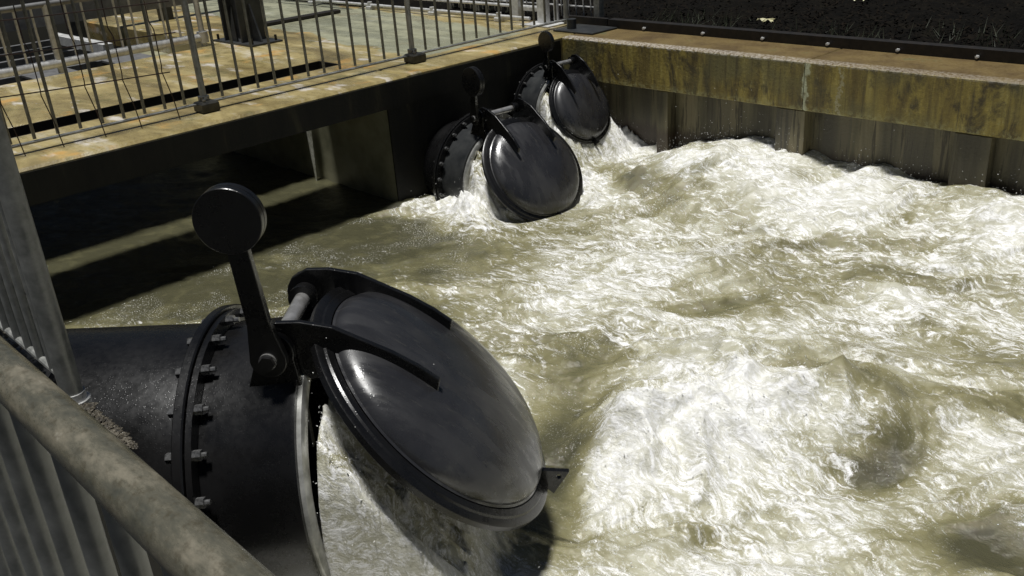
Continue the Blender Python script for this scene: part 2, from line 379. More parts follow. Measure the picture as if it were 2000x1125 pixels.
# ------------------------------------------------------------------ water
def water_fields(X, Y):
    def G(cx, cy, rx, ry, ang=0):
        c, s = math.cos(R(ang)), math.sin(R(ang)); dx, dy = X - cx, Y - cy
        return np.exp(-(((dx * c + dy * s) / rx) ** 2 + ((-dx * s + dy * c) / ry) ** 2))
    wx = X + .28 * fbm(X * 1.4, Y * 1.4, 11, 3); wy = Y + .28 * fbm(X * 1.4 + 5, Y * 1.4, 21, 3)
    al = (wx + wy) * .7071; ac = (wy - wx) * .7071                       # along and across the main drift
    calm = sstep(-4.2, -6.2, X - .55 * (Y - 3.6)) * sstep(5.2, 4.2, Y)
    T = np.clip(.95 - .85 * calm, .08, 1)
    T *= 1 - .9 * sstep(-6.65, -6.8, X)
    T *= 1 - .55 * G(-3.0, 3.2, .3, .55, 60); T *= 1 - .6 * G(-.95, 3.5, .45, .3)
    F = .53 + .50 * fbm(al * .85, ac * 2.0, 31, 5, .64)
    F -= .75 * calm
    F -= .25 * G(-4.7, 3.1, .9, .7, 30)
    F -= .34 * G(-3.04, 3.5, .34, .5, 40)
    F -= .34 * G(-2.97, 4.94, .55, .2, 35) + .22 * G(-4.05, 6.06, .55, .3) + .60 * G(-1.86, 4.06, .33, .2, 10) + .22 * G(-1.8, 3.5, .32, .11, 30)
    F -= .62 * G(-1.49, 3.72, .12, .26, -20) + .9 * G(-.86, 3.46, .32, .22, 30) + .22 * G(-1.0, 4.5, .4, .16) - .30 * G(-1.05, 4.05, .35, .22, 20) - .2 * G(-1.1, 3.3, .12, .3, 20)
    F -= .30 * G(-2.4, 5.9, .5, .18, 20) + .22 * G(-2.7, 7.2, .9, .35) + .25 * G(-1.4, 5.2, .4, .2, 20)
    F -= .5 * G(-5.1, 6.35, .35, .16, -10) + .35 * G(-4.75, 6.85, .25, .12)
    F += .34 * G(-2.35, 3.15, .62, .42, 40) + .25 * G(-2.5, 3.7, .5, .3)
    F += .30 * G(-4.7, 6.75, .9, .35) + .35 * G(-5.95, 5.0, .35, .35) + .35 * G(-5.2, 5.9, .45, .3) + .2 * G(-4.6, 4.8, .9, .6)
    nn = (X + 2.80) * .77 + (Y - 2.86) * .64 + .16 * fbm(X * 3, Y * 3, 47, 4)
    front = sstep(-.02, .26, nn)                     # where the boil meets the slack water beside the flap
    F -= .62 * G(-2.80, 2.83, .62, .2, -50) * (1 - front); F += .25 * front * G(-2.55, 3.0, .7, .3, -50)
    mound = np.clip(G(-2.1, 3.5, 1.0, .9, 45) * 1.6, 0, 1)
    # heights
    H = .080 * T * fbm(al * .8, ac * 1.6, 51, 3)
    H += .095 * T * ridged(al * 1.1, ac * 2.7, 61, 3, .45)
    H += .034 * T * ridged(al * 3.2, ac * 7, 71, 3, .5) + .007 * T * fbm(al * 9, ac * 22, 81, 2)
    H += (.006 + .002 * T) * fbm(X * 11, Y * 14, 91, 3)
    H += .33 * sstep(5.7, 7.2, Y) * sstep(-5.9, -4.6, X) * (.85 + .3 * fbm(X * 1.3, Y * 1.3, 95, 3))      # water banked up against the far wall
    bil = ridged(wx * 1.9, wy * 1.9, 101, 2, .5)
    H += .36 * np.exp(-(((X + 2.1) / .62) ** 2 + ((Y - 3.95) / .5) ** 2)) * (.62 + .7 * bil)
    H += .22 * G(-2.35, 3.25, .42, .42, 40) * (.55 + .9 * ridged(wx * 2.6, wy * 2.6, 105, 3, .5))
    H += .10 * G(-1.3, 4.3, .32, .28, 20) + .10 * G(-1.0, 3.2, .3, .2) + .11 * front * G(-2.6, 2.95, .6, .45, -50) - .07 * G(-1.50, 3.72, .14, .3, -20) - .05 * G(-2.9, 2.85, .55, .15, -50)
    H += .12 * G(-4.7, 6.6, .75, .3, -8) * (.8 + .5 * ridged(wx * 3, wy * 3, 111, 3)) + .08 * G(-3.9, 6.6, .5, .3) + .07 * G(-3.6, 5.2, .6, .25, 25)
    H -= .16 * G(-5.25, 5.35, .32, .42) + .05 * G(-5.0, 5.0, .3, .3)
    # streams leaving the valves, and the water thrown out beside each flap
    J = np.zeros_like(X); SB = np.zeros_like(X); SM = np.zeros_like(X)
    for i, v in enumerate(VALVES):
        ax, ay, az = vframe(v); s = v['s']
        dx, dy = X - v['c'][0], Y - v['c'][1]
        u = (dx * ax.x + dy * ax.y) / s; t = (dx * ay.x + dy * ay.y) / s
        rel = (v['c'][2] - WZ) / s
        on = sstep(.0, .06, u) if i else sstep(-.02, .05, u)
        rough = 1 + .10 * fbm(u * 2.2, t * 8, 120 + i, 4)
        wd = 1 + .16 * u.clip(0, 3); tt0 = np.abs(t) / wd
        top = .70 - 1.22 * u.clip(0, 9) - .12 * u.clip(0, 9) ** 2 + .16 * ridged(u * 1.6, t * 5, 120 + i, 4) - .09
        cap = np.sqrt(np.clip(.86 - tt0 ** 2, 0, 1))
        prof = sstep(.955, .90, tt0)
        J = np.maximum(J, np.where(u < 2.5, np.maximum(rel + np.minimum(top, cap), 0) * prof * on * s, 0))
        inj = prof * sstep(1.25, .75, u + .3 * fbm(u * 2, t * 2, 170 + i, 3)) * (u > -.05)
        F = F * (1 - inj) + inj * (-.1 + .72 * sstep(.05, .5, u + .3 * fbm(u * 2, t * 3, 160 + i, 3) - .42 * t))
        SM = np.maximum(SM, inj); SB = np.where(inj > .01, .48 + .5 * fbm(u * 1.3, t * 8, 190 + i, 4) + .25 * sstep(.1, .7, u), SB)
        if i:
            for sgn in (-1, 1):
                k = (1.0 if i == 1 else 1.25)
                tt = np.abs(t * sgn - (1.08 + .30 * u.clip(0, 5)))
                hh = (.75 if i == 1 else 1.05) * np.exp(-((u - (.35 if i == 1 else .75)) / .75) ** 2)
                lobe = hh * np.exp(-(tt / .30) ** 2) * (t * sgn > 0)
                ro = (.62 + .55 * ridged(u * 3.5, t * 6, 140 + i * 3 + sgn, 4))
                J = np.maximum(J, lobe * s * ro * k * .62)
                F += .55 * np.clip(lobe, 0, 1)
    H = np.where(J > 0, np.maximum(H, J) + .35 * np.minimum(np.maximum(H, 0), J), H)
    inwall = (X < -6.66)
    H = np.where(inwall, np.clip(H, -.03, .03) + .018 * fbm(al * 2.5, ac * 9, 97, 3), H)
    F = np.where(inwall, -.35, F)
    F = np.clip(F, -.5, 1.15)
    B = np.clip(F * .78 + .08 + .10 * fbm(al * 1.5, ac * 2.5, 181, 3) + .35 * np.clip(H, 0, .4), 0, 1)
    B = np.clip(B * (1 - SM) + SB * SM, 0, 1)
    return H, F, B, mound
def axis_coords(lo, a, b, hi, fine, coarse):
    return np.concatenate([np.arange(lo, a, coarse), np.arange(a, b, fine), np.arange(b, hi + coarse, coarse)])
def build_water():
    xs = axis_coords(-14, -7.0, .1, 4.0, .0125, .05); ys = axis_coords(-3.0, 1.0, 7.27, 7.3, .0125, .04)
    X, Y = np.meshgrid(xs, ys, indexing='ij'); H, F, B, MD = water_fields(X, Y)
    nx, ny = X.shape; v = np.stack([X, Y, WZ + H], -1).reshape(-1, 3).astype(np.float32)
    i = np.arange(nx * ny).reshape(nx, ny)
    q = np.stack([i[:-1, :-1], i[1:, :-1], i[1:, 1:], i[:-1, 1:]], -1).reshape(-1, 4)
    me = bpy.data.meshes.new('water'); me.vertices.add(len(v)); me.vertices.foreach_set('co', v.ravel())
    me.loops.add(q.size); me.loops.foreach_set('vertex_index', q.ravel().astype(np.int32))
    me.polygons.add(len(q)); me.polygons.foreach_set('loop_start', np.arange(0, q.size, 4, dtype=np.int32))
    me.polygons.foreach_set('use_smooth', np.ones(len(q), bool)); me.update(); me.validate()
    for nm, A in (('foam', F), ('body', B), ('mound', MD)):
        at = me.attributes.new(nm, 'FLOAT', 'POINT'); at.data.foreach_set('value', A.ravel().astype(np.float32))
    me.materials.append(M['water'])
    o = bpy.data.objects.new('water', me); COL.objects.link(o); tag(o, kind='structure')
    return xs, ys, X, Y, H, F
def build_spray(X, Y, H, F):
    rs = np.random.RandomState(5)
    # drops are thrown where foam is dense and the surface peaks
    m = (X > -6.6) & (X < .1) & (Y > 1.0) & (Y < 7.2)
    gx, gy = np.gradient(H); Hs = H.copy()
    for _ in range(6): Hs[1:-1, 1:-1] = (Hs[:-2, 1:-1] + Hs[2:, 1:-1] + Hs[1:-1, :-2] + Hs[1:-1, 2:]) / 4
    gF = np.hypot(*np.gradient(F)); Fr = np.clip(gF * 12, 0, 1) * (F > .4)
    wgt = (np.clip(F, 0, .6) ** 2 * (.05 + np.clip((H - Hs) * 120, 0, 3) + 1.5 * np.clip(H, 0, .5) + 3 * Fr) + .003) * m
    p = wgt.ravel() / wgt.sum(); n = 30000
    idx = rs.choice(p.size, n, p=p)
    P = np.stack([X.ravel()[idx], Y.ravel()[idx], WZ + H.ravel()[idx]], -1)
    P[:, :2] += rs.normal(0, .008, (n, 2))
    up = rs.exponential(.0035, n) + (rs.rand(n) < .35) * rs.exponential(.028, n) * (1 + 2.5 * np.clip(H.ravel()[idx], 0, .4) / .4)
    P[:, 2] += up
    r = rs.uniform(.0009, .0024, n) * np.where(rs.rand(n) < .06, 1.6, 1)
    d = rs.normal(0, .55, (n, 3)) + np.array([.75, -.25, 0]) * np.where(rs.rand(n) < .5, 1, -1)[:, None]; d /= np.linalg.norm(d, axis=1)[:, None]
    el = rs.uniform(1, 3.5, n)
    u = np.cross(d, [.3, .5, .81]); u /= np.linalg.norm(u, axis=1)[:, None]; w_ = np.cross(d, u)
    V = np.stack([P + d * (r * el)[:, None], P - d * (r * el)[:, None], P + u * r[:, None], P + w_ * r[:, None], P - u * r[:, None], P - w_ * r[:, None]], 1)
    base = np.array([(0, 2, 3), (0, 3, 4), (0, 4, 5), (0, 5, 2), (1, 3, 2), (1, 4, 3), (1, 5, 4), (1, 2, 5)])
    Q = (np.arange(n)[:, None, None] * 6 + base[None]).reshape(-1, 3)
    me = bpy.data.meshes.new('spray'); me.vertices.add(n * 6); me.vertices.foreach_set('co', V.reshape(-1).astype(np.float32))
    me.loops.add(Q.size); me.loops.foreach_set('vertex_index', Q.ravel().astype(np.int32))
    me.polygons.add(len(Q)); me.polygons.foreach_set('loop_start', np.arange(0, Q.size, 3, dtype=np.int32))
    me.polygons.foreach_set('use_smooth', np.ones(len(Q), bool)); me.update(); me.validate(); me.materials.append(M['spray'])
    o = bpy.data.objects.new('spray', me); COL.objects.link(o)
    tag(o, 'white droplets and flecks of spray thrown up over the churning water', 'spray', kind='stuff')
wx = build_water(); build_spray(*wx[2:])

# ------------------------------------------------------------------ ground, deck, ledge, walls
def build_ground():
    xs = np.concatenate([[-120, -60, -30, -16], np.arange(-12, 4.01, .05), [8, 16, 30, 60, 120]]); ys = np.concatenate([np.arange(7.86, 13, .06), [16, 24, 40, 80, 160]])
    X, Y = np.meshgrid(xs, ys, indexing='ij')
    Z = -.01 + .05 * fbm(X * 1.2, Y * 1.2, 201, 5, .6) + .035 * ridged(X * 4, Y * 4, 211, 4) + .05 * (Y - 7.86).clip(0, 3)
    Z = Z * sstep(7.8, 8.1, Y) - .02 * (1 - sstep(7.8, 8.1, Y)) + .02
    Z[:, 0] = -.12
    v = np.stack([X, Y, Z], -1).reshape(-1, 3); nx, ny = X.shape; i = np.arange(nx * ny).reshape(nx, ny)
    q = np.stack([i[:-1, :-1], i[1:, :-1], i[1:, 1:], i[:-1, 1:]], -1).reshape(-1, 4).tolist()
    b = MB(); b.add(v.tolist(), q, True)
    for x0, y0, x1, y1 in ((-120, -120, -16, 7.8), (4.5, -120, 120, 7.86), (-16, -120, 4.5, -8)):
        b.add([(x0, y0, -.02), (x1, y0, -.02), (x1, y1, -.02), (x0, y1, -.02)], [(0, 1, 2, 3)])
    tag(b.build('ground', M['soil']), kind='structure')
build_ground()
XE = -6.70      # deck edge towards the basin
d = MB()
d.box((-7.72, -4, -.25), (XE, 5.10, 0), .02); d.box((-10.15, -4, -.25), (-8.10, 5.10, 0), .012)
d.box((-10.9, 5.103, -.25), (XE, 7.78, 0), .012)
tag(d.build('deck', M['deck']), kind='structure')
t = empty('quay_wall', (XE, 6, -1.6), 'algae-stained wall with its shade in the colour, under the deck edge beside the two far flap valves', 'wall')
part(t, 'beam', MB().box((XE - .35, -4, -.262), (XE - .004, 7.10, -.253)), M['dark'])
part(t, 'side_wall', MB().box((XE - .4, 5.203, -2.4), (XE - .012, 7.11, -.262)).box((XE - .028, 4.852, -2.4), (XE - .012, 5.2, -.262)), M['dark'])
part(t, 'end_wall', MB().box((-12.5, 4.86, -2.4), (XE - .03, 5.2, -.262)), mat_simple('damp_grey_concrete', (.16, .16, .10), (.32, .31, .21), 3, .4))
b = MB(); w0 = []
for k in range(14):
    q = k / 13; z = -.26 - .90 * q ** 1.3; hw = .085 * (1 - q) ** 1.1 + .010
    w0.append([(-8.0 + .02 * q + hw * math.cos(a) + .003 * math.sin(9 * q + a), 4.80 - .02 * q + hw * .35 * math.sin(a), z) for a in np.linspace(0, 2 * math.pi, 11)[:-1]])
b.add([p for ring in w0 for p in ring], [(k * 10 + i, k * 10 + (i + 1) % 10, (k + 1) * 10 + (i + 1) % 10, (k + 1) * 10 + i) for k in range(13) for i in range(10)], True)
tag(b.build('trickle', mat_simple('falling_water', (.42, .42, .33), (.7, .7, .62), 25, .15)), 'thin tapering trickle of water falling from the slot under the deck', 'trickle', kind='stuff')
part(t, 'slot_shade', MB().box((-8.099, -4, -.25), (-8.085, 5.097, -.004)).box((-7.735, -4, -.25), (-7.721, 5.097, -.004)).box((-8.084, 5.083, -.25), (-7.736, 5.098, -.004)), M['rust'])  # dark strips added inside the slot, standing in for its shade
# shade of the slab's front, painted on a thin added sheet just proud of it
part(t, 'edge_shade', MB().box((XE + .001, -4, -.25), (XE + .012, 7.10, -.03)), M['dark'])

t = empty('retaining_wall', (-1, 7.4, -1.6), 'ochre stained concrete wall along the far side of the basin', 'wall')
FW = 7.12
part(t, 'coping', MB().box((-6.685, FW, -.415), (-3.945, 7.74, 0), .012), M['wall'])
part(t, 'coping', MB().box((-3.938, FW, -.415), (4.2, 7.74, 0), .012), M['wall'])
xs = [-6.68, -5.37, -4.20, -2.68, -1.2, .3, 1.8, 4.2]
for a, b in zip(xs[:-1], xs[1:]):
    part(t, 'panel', MB().box((a + .004, 7.27, -2.4), (b - .004, 7.6, -.42)), M['panel'])
for a, wdt in ((-5.50, .13), (-4.20, .27), (-2.68, .27), (-1.2, .27), (.3, .27)):
    part(t, 'pilaster', MB().box((a, 7.15, -2.4), (a + wdt, 7.266, -.42), .01), M['panel'])

# near ledge, with the corner the fence stands on
t = MB(); t.box((-13, -4, -2.4), (-2.73, .82, -.004), .015); t.box((-2.727, -4, -2.4), (4.2, .30, -.03), .015)
tag(t.build('walkway', mat_simple('dark_wet_paving', (.009, .009, .009), (.025, .024, .019), 8, .5)), kind='structure')
def gravel():
    rs = random.Random(3); b = MB()
    for k in range(1500):
        x = rs.uniform(-3.4, -2.70) if rs.random() < .8 else rs.uniform(-4.5, -2.7); y = .83 - abs(rs.gauss(0, .07))
        if x > -2.735: continue
        r = rs.uniform(.004, .014) * (1.6 if rs.random() < .08 else 1); z = rs.uniform(0, .018) + .012 * math.exp(-((y - .78) / .05) ** 2)
        v = []
        for (a, c, e) in ((1, 0, 0), (-1, 0, 0), (0, 1, 0), (0, -1, 0), (0, 0, 1), (0, 0, -1)):
            k2 = r * rs.uniform(.6, 1.2); v.append((x + a * k2, y + c * k2, z + e * k2 * .7))
        b.add(v, [(0, 2, 4), (2, 1, 4), (1, 3, 4), (3, 0, 4), (2, 0, 5), (1, 2, 5), (3, 1, 5), (0, 3, 5)])
    tag(b.build('gravel', M['gravel']), 'wet gravel and dirt on the ledge corner below the nearest fence post', 'gravel', kind='stuff')
gravel()

# ------------------------------------------------------------------ kerb rail and soil litter
t = empty('steel_kerb', (-1, 7.82, 0), 'dark rusty angle rail bolted along the back of the far wall', 'kerb')
part(t, 'rail', MB().box((-6.6, 7.745, .0), (4.2, 7.757, .085)).box((-6.6, 7.757, .073), (4.2, 7.85, .085)), M['rust'])
for x in (-6.1, -5.38, -4.72, -4.07, -3.44, -2.80, -2.15, -1.5):
    part(t, 'bolt', MB().tube((x, 7.742, .03), (x, 7.70, .03), .009, 6).tube((x, 7.72, .03), (x, 7.706, .03), .015, 6), M['lite'])
def litter():
    rs = random.Random(9); b = MB()
    for k in range(9000):
        y = 7.95 + abs(rs.gauss(0, 1.6)); x = rs.uniform(-9.5, 1.5); s = rs.uniform(.008, .032); a = rs.uniform(0, 6.28); tz = rs.uniform(-.7, .7)
        z = .02 + .05 * min(3, y - 7.86) + rs.uniform(.0, .05)
        c, sn = math.cos(a) * s, math.sin(a) * s
        b.add([(x - c, y - sn, z - tz * s), (x + sn * .4, y - c * .4, z), (x + c, y + sn, z + tz * s), (x - sn * .4, y + c * .4, z + .3 * s)], [(0, 1, 2, 3)])
    tag(b.build('leaf_litter', M['leaf']), 'dark dead leaves and twigs scattered over the soil bank', 'leaf litter', kind='stuff')
    b = MB()
    for k in range(600):
        cl = rs.choice([(-9.4, 8.2), (-8.8, 8.1), (-5.9, 8.15), (-5.6, 8.1), (-4.1, 8.0), (-3.0, 8.3), (-2.3, 8.2)]); x, y = cl[0] + rs.gauss(0, .3), max(7.92, cl[1] + rs.gauss(0, .16))
        h = rs.uniform(.04, .16); dx, dy = rs.gauss(0, .05), rs.gauss(0, .05); z = .03 + .05 * (y - 7.86)
        b.add([(x, y, z), (x + .006, y, z), (x + dx, y + dy, z + h)], [(0, 1, 2)])
    tag(b.build('grass', M['green']), 'thin weeds growing in the soil behind the kerb rail', 'weeds', kind='stuff')
    for nm, lab, x, y, s in (('litter', 'crumpled pale yellow litter lying on the soil near the kerb rail', -4.98, 8.2, .075), ('litter', 'small flat pale scrap lying far back on the dark soil', -4.6, 9.3, .05)):
        b = MB(); n = 6; v = []
        for i in range(n):
            for j in range(n): v.append((x + (i / 5 - .5) * s * 2 + rs.gauss(0, .006), y + (j / 5 - .5) * s * 1.2 + rs.gauss(0, .006), .075 + .05 * (y - 7.86) + rs.uniform(0, .035)))
        b.add(v, [(i * n + j, (i + 1) * n + j, (i + 1) * n + j + 1, i * n + j + 1) for i in range(n - 1) for j in range(n - 1)])
        tag(b.build(nm, M['pale']), lab, 'litter')
litter()

# ------------------------------------------------------------------ flap valves
def build_valve(v, label, nb):
    ax, ay, az = vframe(v); s = v['s']
    root = bpy.data.objects.new('flap_valve', None); COL.objects.link(root)
    root.matrix_world = Matrix.Translation(v['c']) @ Matrix((ax, ay, az)).transposed().to_4x4()
    tag(root, label, 'flap valve', 'black flap valves along the basin'); ORG[root.name] = (0, 0, 0)
    P = lambda nm, mb, mat, bev=0.0, par=None: part(root, nm, mb, mat, bev, par)
    L = v['L'] * s; rf = v['rf'] * s; rp = 1.02 * s; bk = -v['back']
    th = .035 * s / .6
    # pipe, hollow
    rq = rp * (1 if v['yaw'] > 10 else .84)
    P('pipe', MB().lathe([(bk, rq * .93), (bk, rq), (-L - th * 1.3, rq), (-L - th * 1.3, rp * .93)], 72, Matrix.Translation((-L, 0, 0)) @ Matrix.Rotation(R(4.6 if v['yaw'] > 10 else 0), 4, 'Y') @ Matrix.Translation((L, 0, 0)), closed=True), M['paint'])
    fl = P('flange', MB().lathe([(-L - th * 1.3 + .004, rp * .94), (-L - th * 1.3 + .004, rf * .992), (-L - th * 1.15 + .004, rf), (-L - .15 * th, rf), (-L, rf * .992), (-L, rp * .94)], 96, closed=True), M['paint'])
    P('flange', MB().lathe([(-L + .004, rp * .94), (-L + .004, rf * .975), (-L + .8 * th, rf * .975), (-L + .8 * th, rp * 1.01)], 96), M['paint'])
    br = (rp + rf) / 2 * 1.0
    bm = MB()
    k = s / .6
    bm.tube((-L - th * 2.2, 0, 0), (-L + th * 2.3, 0, 0), .0105 * k, 8); bm.tube((-L + .8 * th, 0, 0), (-L + th * 1.7, 0, 0), .021 * k, 6); bm.tube((-L - th * 2.1, 0, 0), (-L - th * 1.3, 0, 0), .021 * k, 6)
    me = bm.mesh('bolt', M['nut'])
    for i in range(nb):
        a = 2 * math.pi * (i + .5) / nb; o = bpy.data.objects.new('bolt', me); COL.objects.link(o); o.parent = fl
        o.location = (0, br * math.cos(a), br * math.sin(a))
    # short body that ends in the bare seat
    P('valve_body', MB().lathe([(-L + .8 * th, rp * .93), (-L + .8 * th, rp * 1.005), (-.045, rp * 1.005), (-.03, rp * 1.015), (-.012, rp * 1.015), (-.012, rp * .93)], 96, closed=True), M['paint'] if v['yaw'] > 10 else M['steel'])
    P('seat_ring', MB().lathe([(-.0118, rp * .90), (-.0118, s * 1.0), (.006, s * 1.0), (.014, s * .975), (.014, s * .91), (.006, s * .90)], 96, closed=True), M['seat'])
    hx, hz, hy = v['hx'] * s, v['hz'] * s, v['hy'] * s
    # hinge brackets welded to the body
    for sg in (-1, 1):
        yb = sg * (hy + .03 * s)
        zc = math.sqrt(max(0, 1 - (abs(yb) / s) ** 2)) * rp
        hub = [(hx + .135 * s * math.cos(a), hz + .135 * s * math.sin(a)) for a in np.linspace(R(-25), R(200), 14)]
        pts = hub + [(hx - .17 * s, hz - .14 * s), (hx - .34 * s, hz - .5 * s), (hx - .46 * s, zc - .42 * s), (hx + .10 * s, zc - .5 * s), (hx + .13 * s, hz - .3 * s)]
        P('hinge_bracket', MB().plate(pts, yb - .026 * s, yb + .026 * s), M['paint'], .004)
        P('shaft_collar', MB().tube((hx, yb - sg * .09 * s, hz), (hx, yb - sg * .17 * s, hz), .088 * s, 28).tube((hx, yb - sg * .17 * s, hz), (hx, yb - sg * .195 * s, hz), .1 * s, 28), M['paint'], .003)
    P('hinge_shaft', MB().tube((hx, -hy - .17 * s, hz), (hx, hy + .05 * s, hz), .055 * s, 24), M['shaft'])
    P('shaft_nut', MB().tube((hx, -hy - .20 * s, hz), (hx, -hy - .165 * s, hz), .05 * s, 6), M['paint'])
    # counterweight lever
    T1 = Matrix.Translation((hx, 0, hz))
    yl = -hy - .125 * s
    near = v['yaw'] > 10; a0 = math.atan2(.93, .0 if near else .06)
    ll = (.93 if near else .66) * s
    T2 = T1 @ Matrix.Rotation(-(a0 - math.pi / 2), 4, 'Y')
    hub = [(.115 * s * math.cos(a), .115 * s * math.sin(a)) for a in np.linspace(R(160), R(380), 14)]
    P('counterweight_lever', MB().plate(hub + [(.07 * s, .25 * s), (.06 * s, ll), (-.06 * s, ll), (-.07 * s, .25 * s)], yl - .03 * s, yl + .03 * s, T2), M['paint'], .004)
    cz = ll - .01 * s; rc = (.200 if near else .25) * s
    TC = T2 @ Matrix.Translation((0, yl, cz)) @ Matrix.Rotation(R(90), 4, 'Z')
    P('counterweight', MB().lathe([(-.055 * s, 0), (-.055 * s, rc * .98), (-.05 * s, rc), (-.006 * s, rc), (-.0, rc * .95), (.006 * s, rc), (.045 * s, rc), (.05 * s, rc * .98), (.05 * s, 0)], 56, TC), M['paint'])
    # flap, in closed position relative to hinge then swung open
    phi = R(v['phi'])
    TF = T1 @ Matrix.Rotation(-phi, 4, 'Y')
    cx0, cz0 = (-v['hx'] + .04) * s, -hz
    TD = TF @ Matrix.Translation((cx0, 0, cz0))
    rd = v['rd'] * s
    rb = rd * .885; hd = .25 * s
    dome = [(.068 * s, rb)] + [(.078 * s + hd * math.sin(a), rb * .985 * math.cos(a) ** .82) for a in np.linspace(0, math.pi / 2 - .012, 30)] + [(.078 * s + hd, .0005)]
    P('flap', MB().lathe(dome, 96, TD), M['dome'])
    P('flap_rim', MB().lathe([(-.02 * s, rd * .80), (-.02 * s, rd * .99), (-.012 * s, rd), (.030 * s, rd), (.038 * s, rd * .99), (.045 * s, rd * .95), (.058 * s, rd * .94), (.066 * s, rb * 1.01), (.0, rb * .9)], 96, TD), M['paint'])
    P('flap_inside', MB().lathe([(-.015 * s, rd * .81), (-.03 * s, .5 * rd), (-.035 * s, .0005)], 64, TD), M['paint'])
    # arms over the dome
    def top(x): pass
    for sg in (-1, 1):
        ya = sg * (hy - .03 * s)
        outer = [(.02, .145), (.14, .11), (.25, .0), (.36, -.17), (.42, -.36), (.48, -.55), (.52, -.74), (.535, -.90)]
        inner = [(.455, -.95), (.40, -.80), (.26, -.62), (.12, -.46), (.05, -.36), (-.02, -.30), (-.03, -.13)]
        hubp = [(.135 * math.cos(a), .135 * math.sin(a)) for a in np.linspace(R(240), R(110), 8)]
        pts = [(p[0] * s, p[1] * s) for p in outer + inner + hubp]
        P('flap_arm', MB().plate(pts, ya - .022 * s, ya + .022 * s, TF), M['paint'], .004)
    # lifting lug at the bottom edge, with an eye
    lug = MB(); T3 = TD @ Matrix.Translation((.03 * s, 0, -rd * .93))
    n = 21; tri = [(-.03, .16), (.19, -.10), (-.02, -.15)]; out = []; inn = []
    for i in range(n):
        e, q = divmod(i, 7); q /= 7; A_, B_ = tri[e], tri[(e + 1) % 3]
        p = (A_[0] + (B_[0] - A_[0]) * q, A_[1] + (B_[1] - A_[1]) * q); out.append((p[0] * s, p[1] * s))
        a = math.atan2(p[1] + .075, p[0] - .11); inn.append(((.11 + .02 * math.cos(a)) * s, (-.075 + .02 * math.sin(a)) * s))
    y0, y1 = -.02 * s, .02 * s
    V = [T3 @ Vector((p[0], y, p[1])) for y in (y0, y1) for p in out + inn]
    Fc = []
    for i in range(n):
        j = (i + 1) % n
        Fc += [(i, j, n + j, n + i), (2 * n + j, 2 * n + i, 3 * n + i, 3 * n + j), (j, i, 2 * n + i, 2 * n + j), (n + i, n + j, 3 * n + j, 3 * n + i)]
    lug.add(V, Fc); P('lifting_lug', lug, M['paint'])
    return root
build_valve(VALVES[0], 'large black flap valve nearest the camera, hinged dome swung open over the torrent', 24)
build_valve(VALVES[1], 'middle black flap valve by the far wall corner, its dome sunk low in white water', 24)
build_valve(VALVES[2], 'smallest and farthest black flap valve tucked in the corner beside the ochre wall', 20)

# ------------------------------------------------------------------ railing along the deck edge
def deck_railing():
    X0 = -7.12; t = empty('railing', (X0, 4.4, 0), 'galvanised steel railing with vertical bars along the deck edge above the far valves', 'railing')
    posts = [-.94, 1.21, 3.36, 5.51, 7.66]
    for y in posts:
        part(t, 'post', MB().tube((X0, y, .02), (X0, y, 1.08), .026, 16), M['post'])
        if y < 7:
            f = part(t, 'post_foot', MB().box((X0 - .03, y - .085, 0), (X0 + .12, y + .065, .085), .012), M['foot'])
            f2 = part(t, 'clamp', MB().tube((X0, y, .085), (X0, y, .12), .045, 16).tube((X0 + .08, y - .04, .085), (X0 + .08, y - .04, .105), .014, 6), M['nut'], parent=None)
    part(t, 'bottom_rail', MB().box((X0 - .022, -2.5, .06), (X0 + .030, 7.66, .072)), M['post'])
    part(t, 'top_rail', MB().tube((X0, -2.5, 1.1), (X0, 7.66, 1.1), .024, 12), M['bar'])
    b0 = None
    for a, b in zip(posts[:-1], posts[1:]):
        for k in range(1, 13):
            y = a + (b - a) * k / 13
            if b0 is None: b0 = part(t, 'bar', MB().tube((X0, y, .085), (X0, y, 1.09), .0125, 10), M['bar']); y0 = y
            else: dup(b0, t, (0, y - y0, 0))
deck_railing()
def mesh_panel():
    X0 = -7.03; t = empty('wire_mesh_panel', (X0, 2.0, 0), 'dark bent wire mesh panel leaning against the railing at the left', 'mesh panel')
    for i, y in enumerate((1.40, 1.64, 1.90, 2.17, 2.48, 2.76, 3.07)):
        part(t, 'upright_wire', MB().path([(X0 + .0, y + .02, .0), (X0 + .0, y + .0, .18), (X0 - .03, y - .03, .38), (X0 + .0, y - .035, .43), (X0 + .015, y - .04, .70), (X0 - .02, y - .05, .76), (X0 - .02, y - .05, 1.0)], .0045, 6), M['wire'])
    for z0, z1, y1 in ((.44, .37, 3.09), (.71, .65, 3.2), (.93, .88, 3.2)):
        part(t, 'cross_wire', MB().path([(X0, 1.3, z0 + .02), (X0, 2.2, (z0 + z1) / 2 + .005), (X0, y1, z1)], .0045, 6), M['wire'])
mesh_panel()

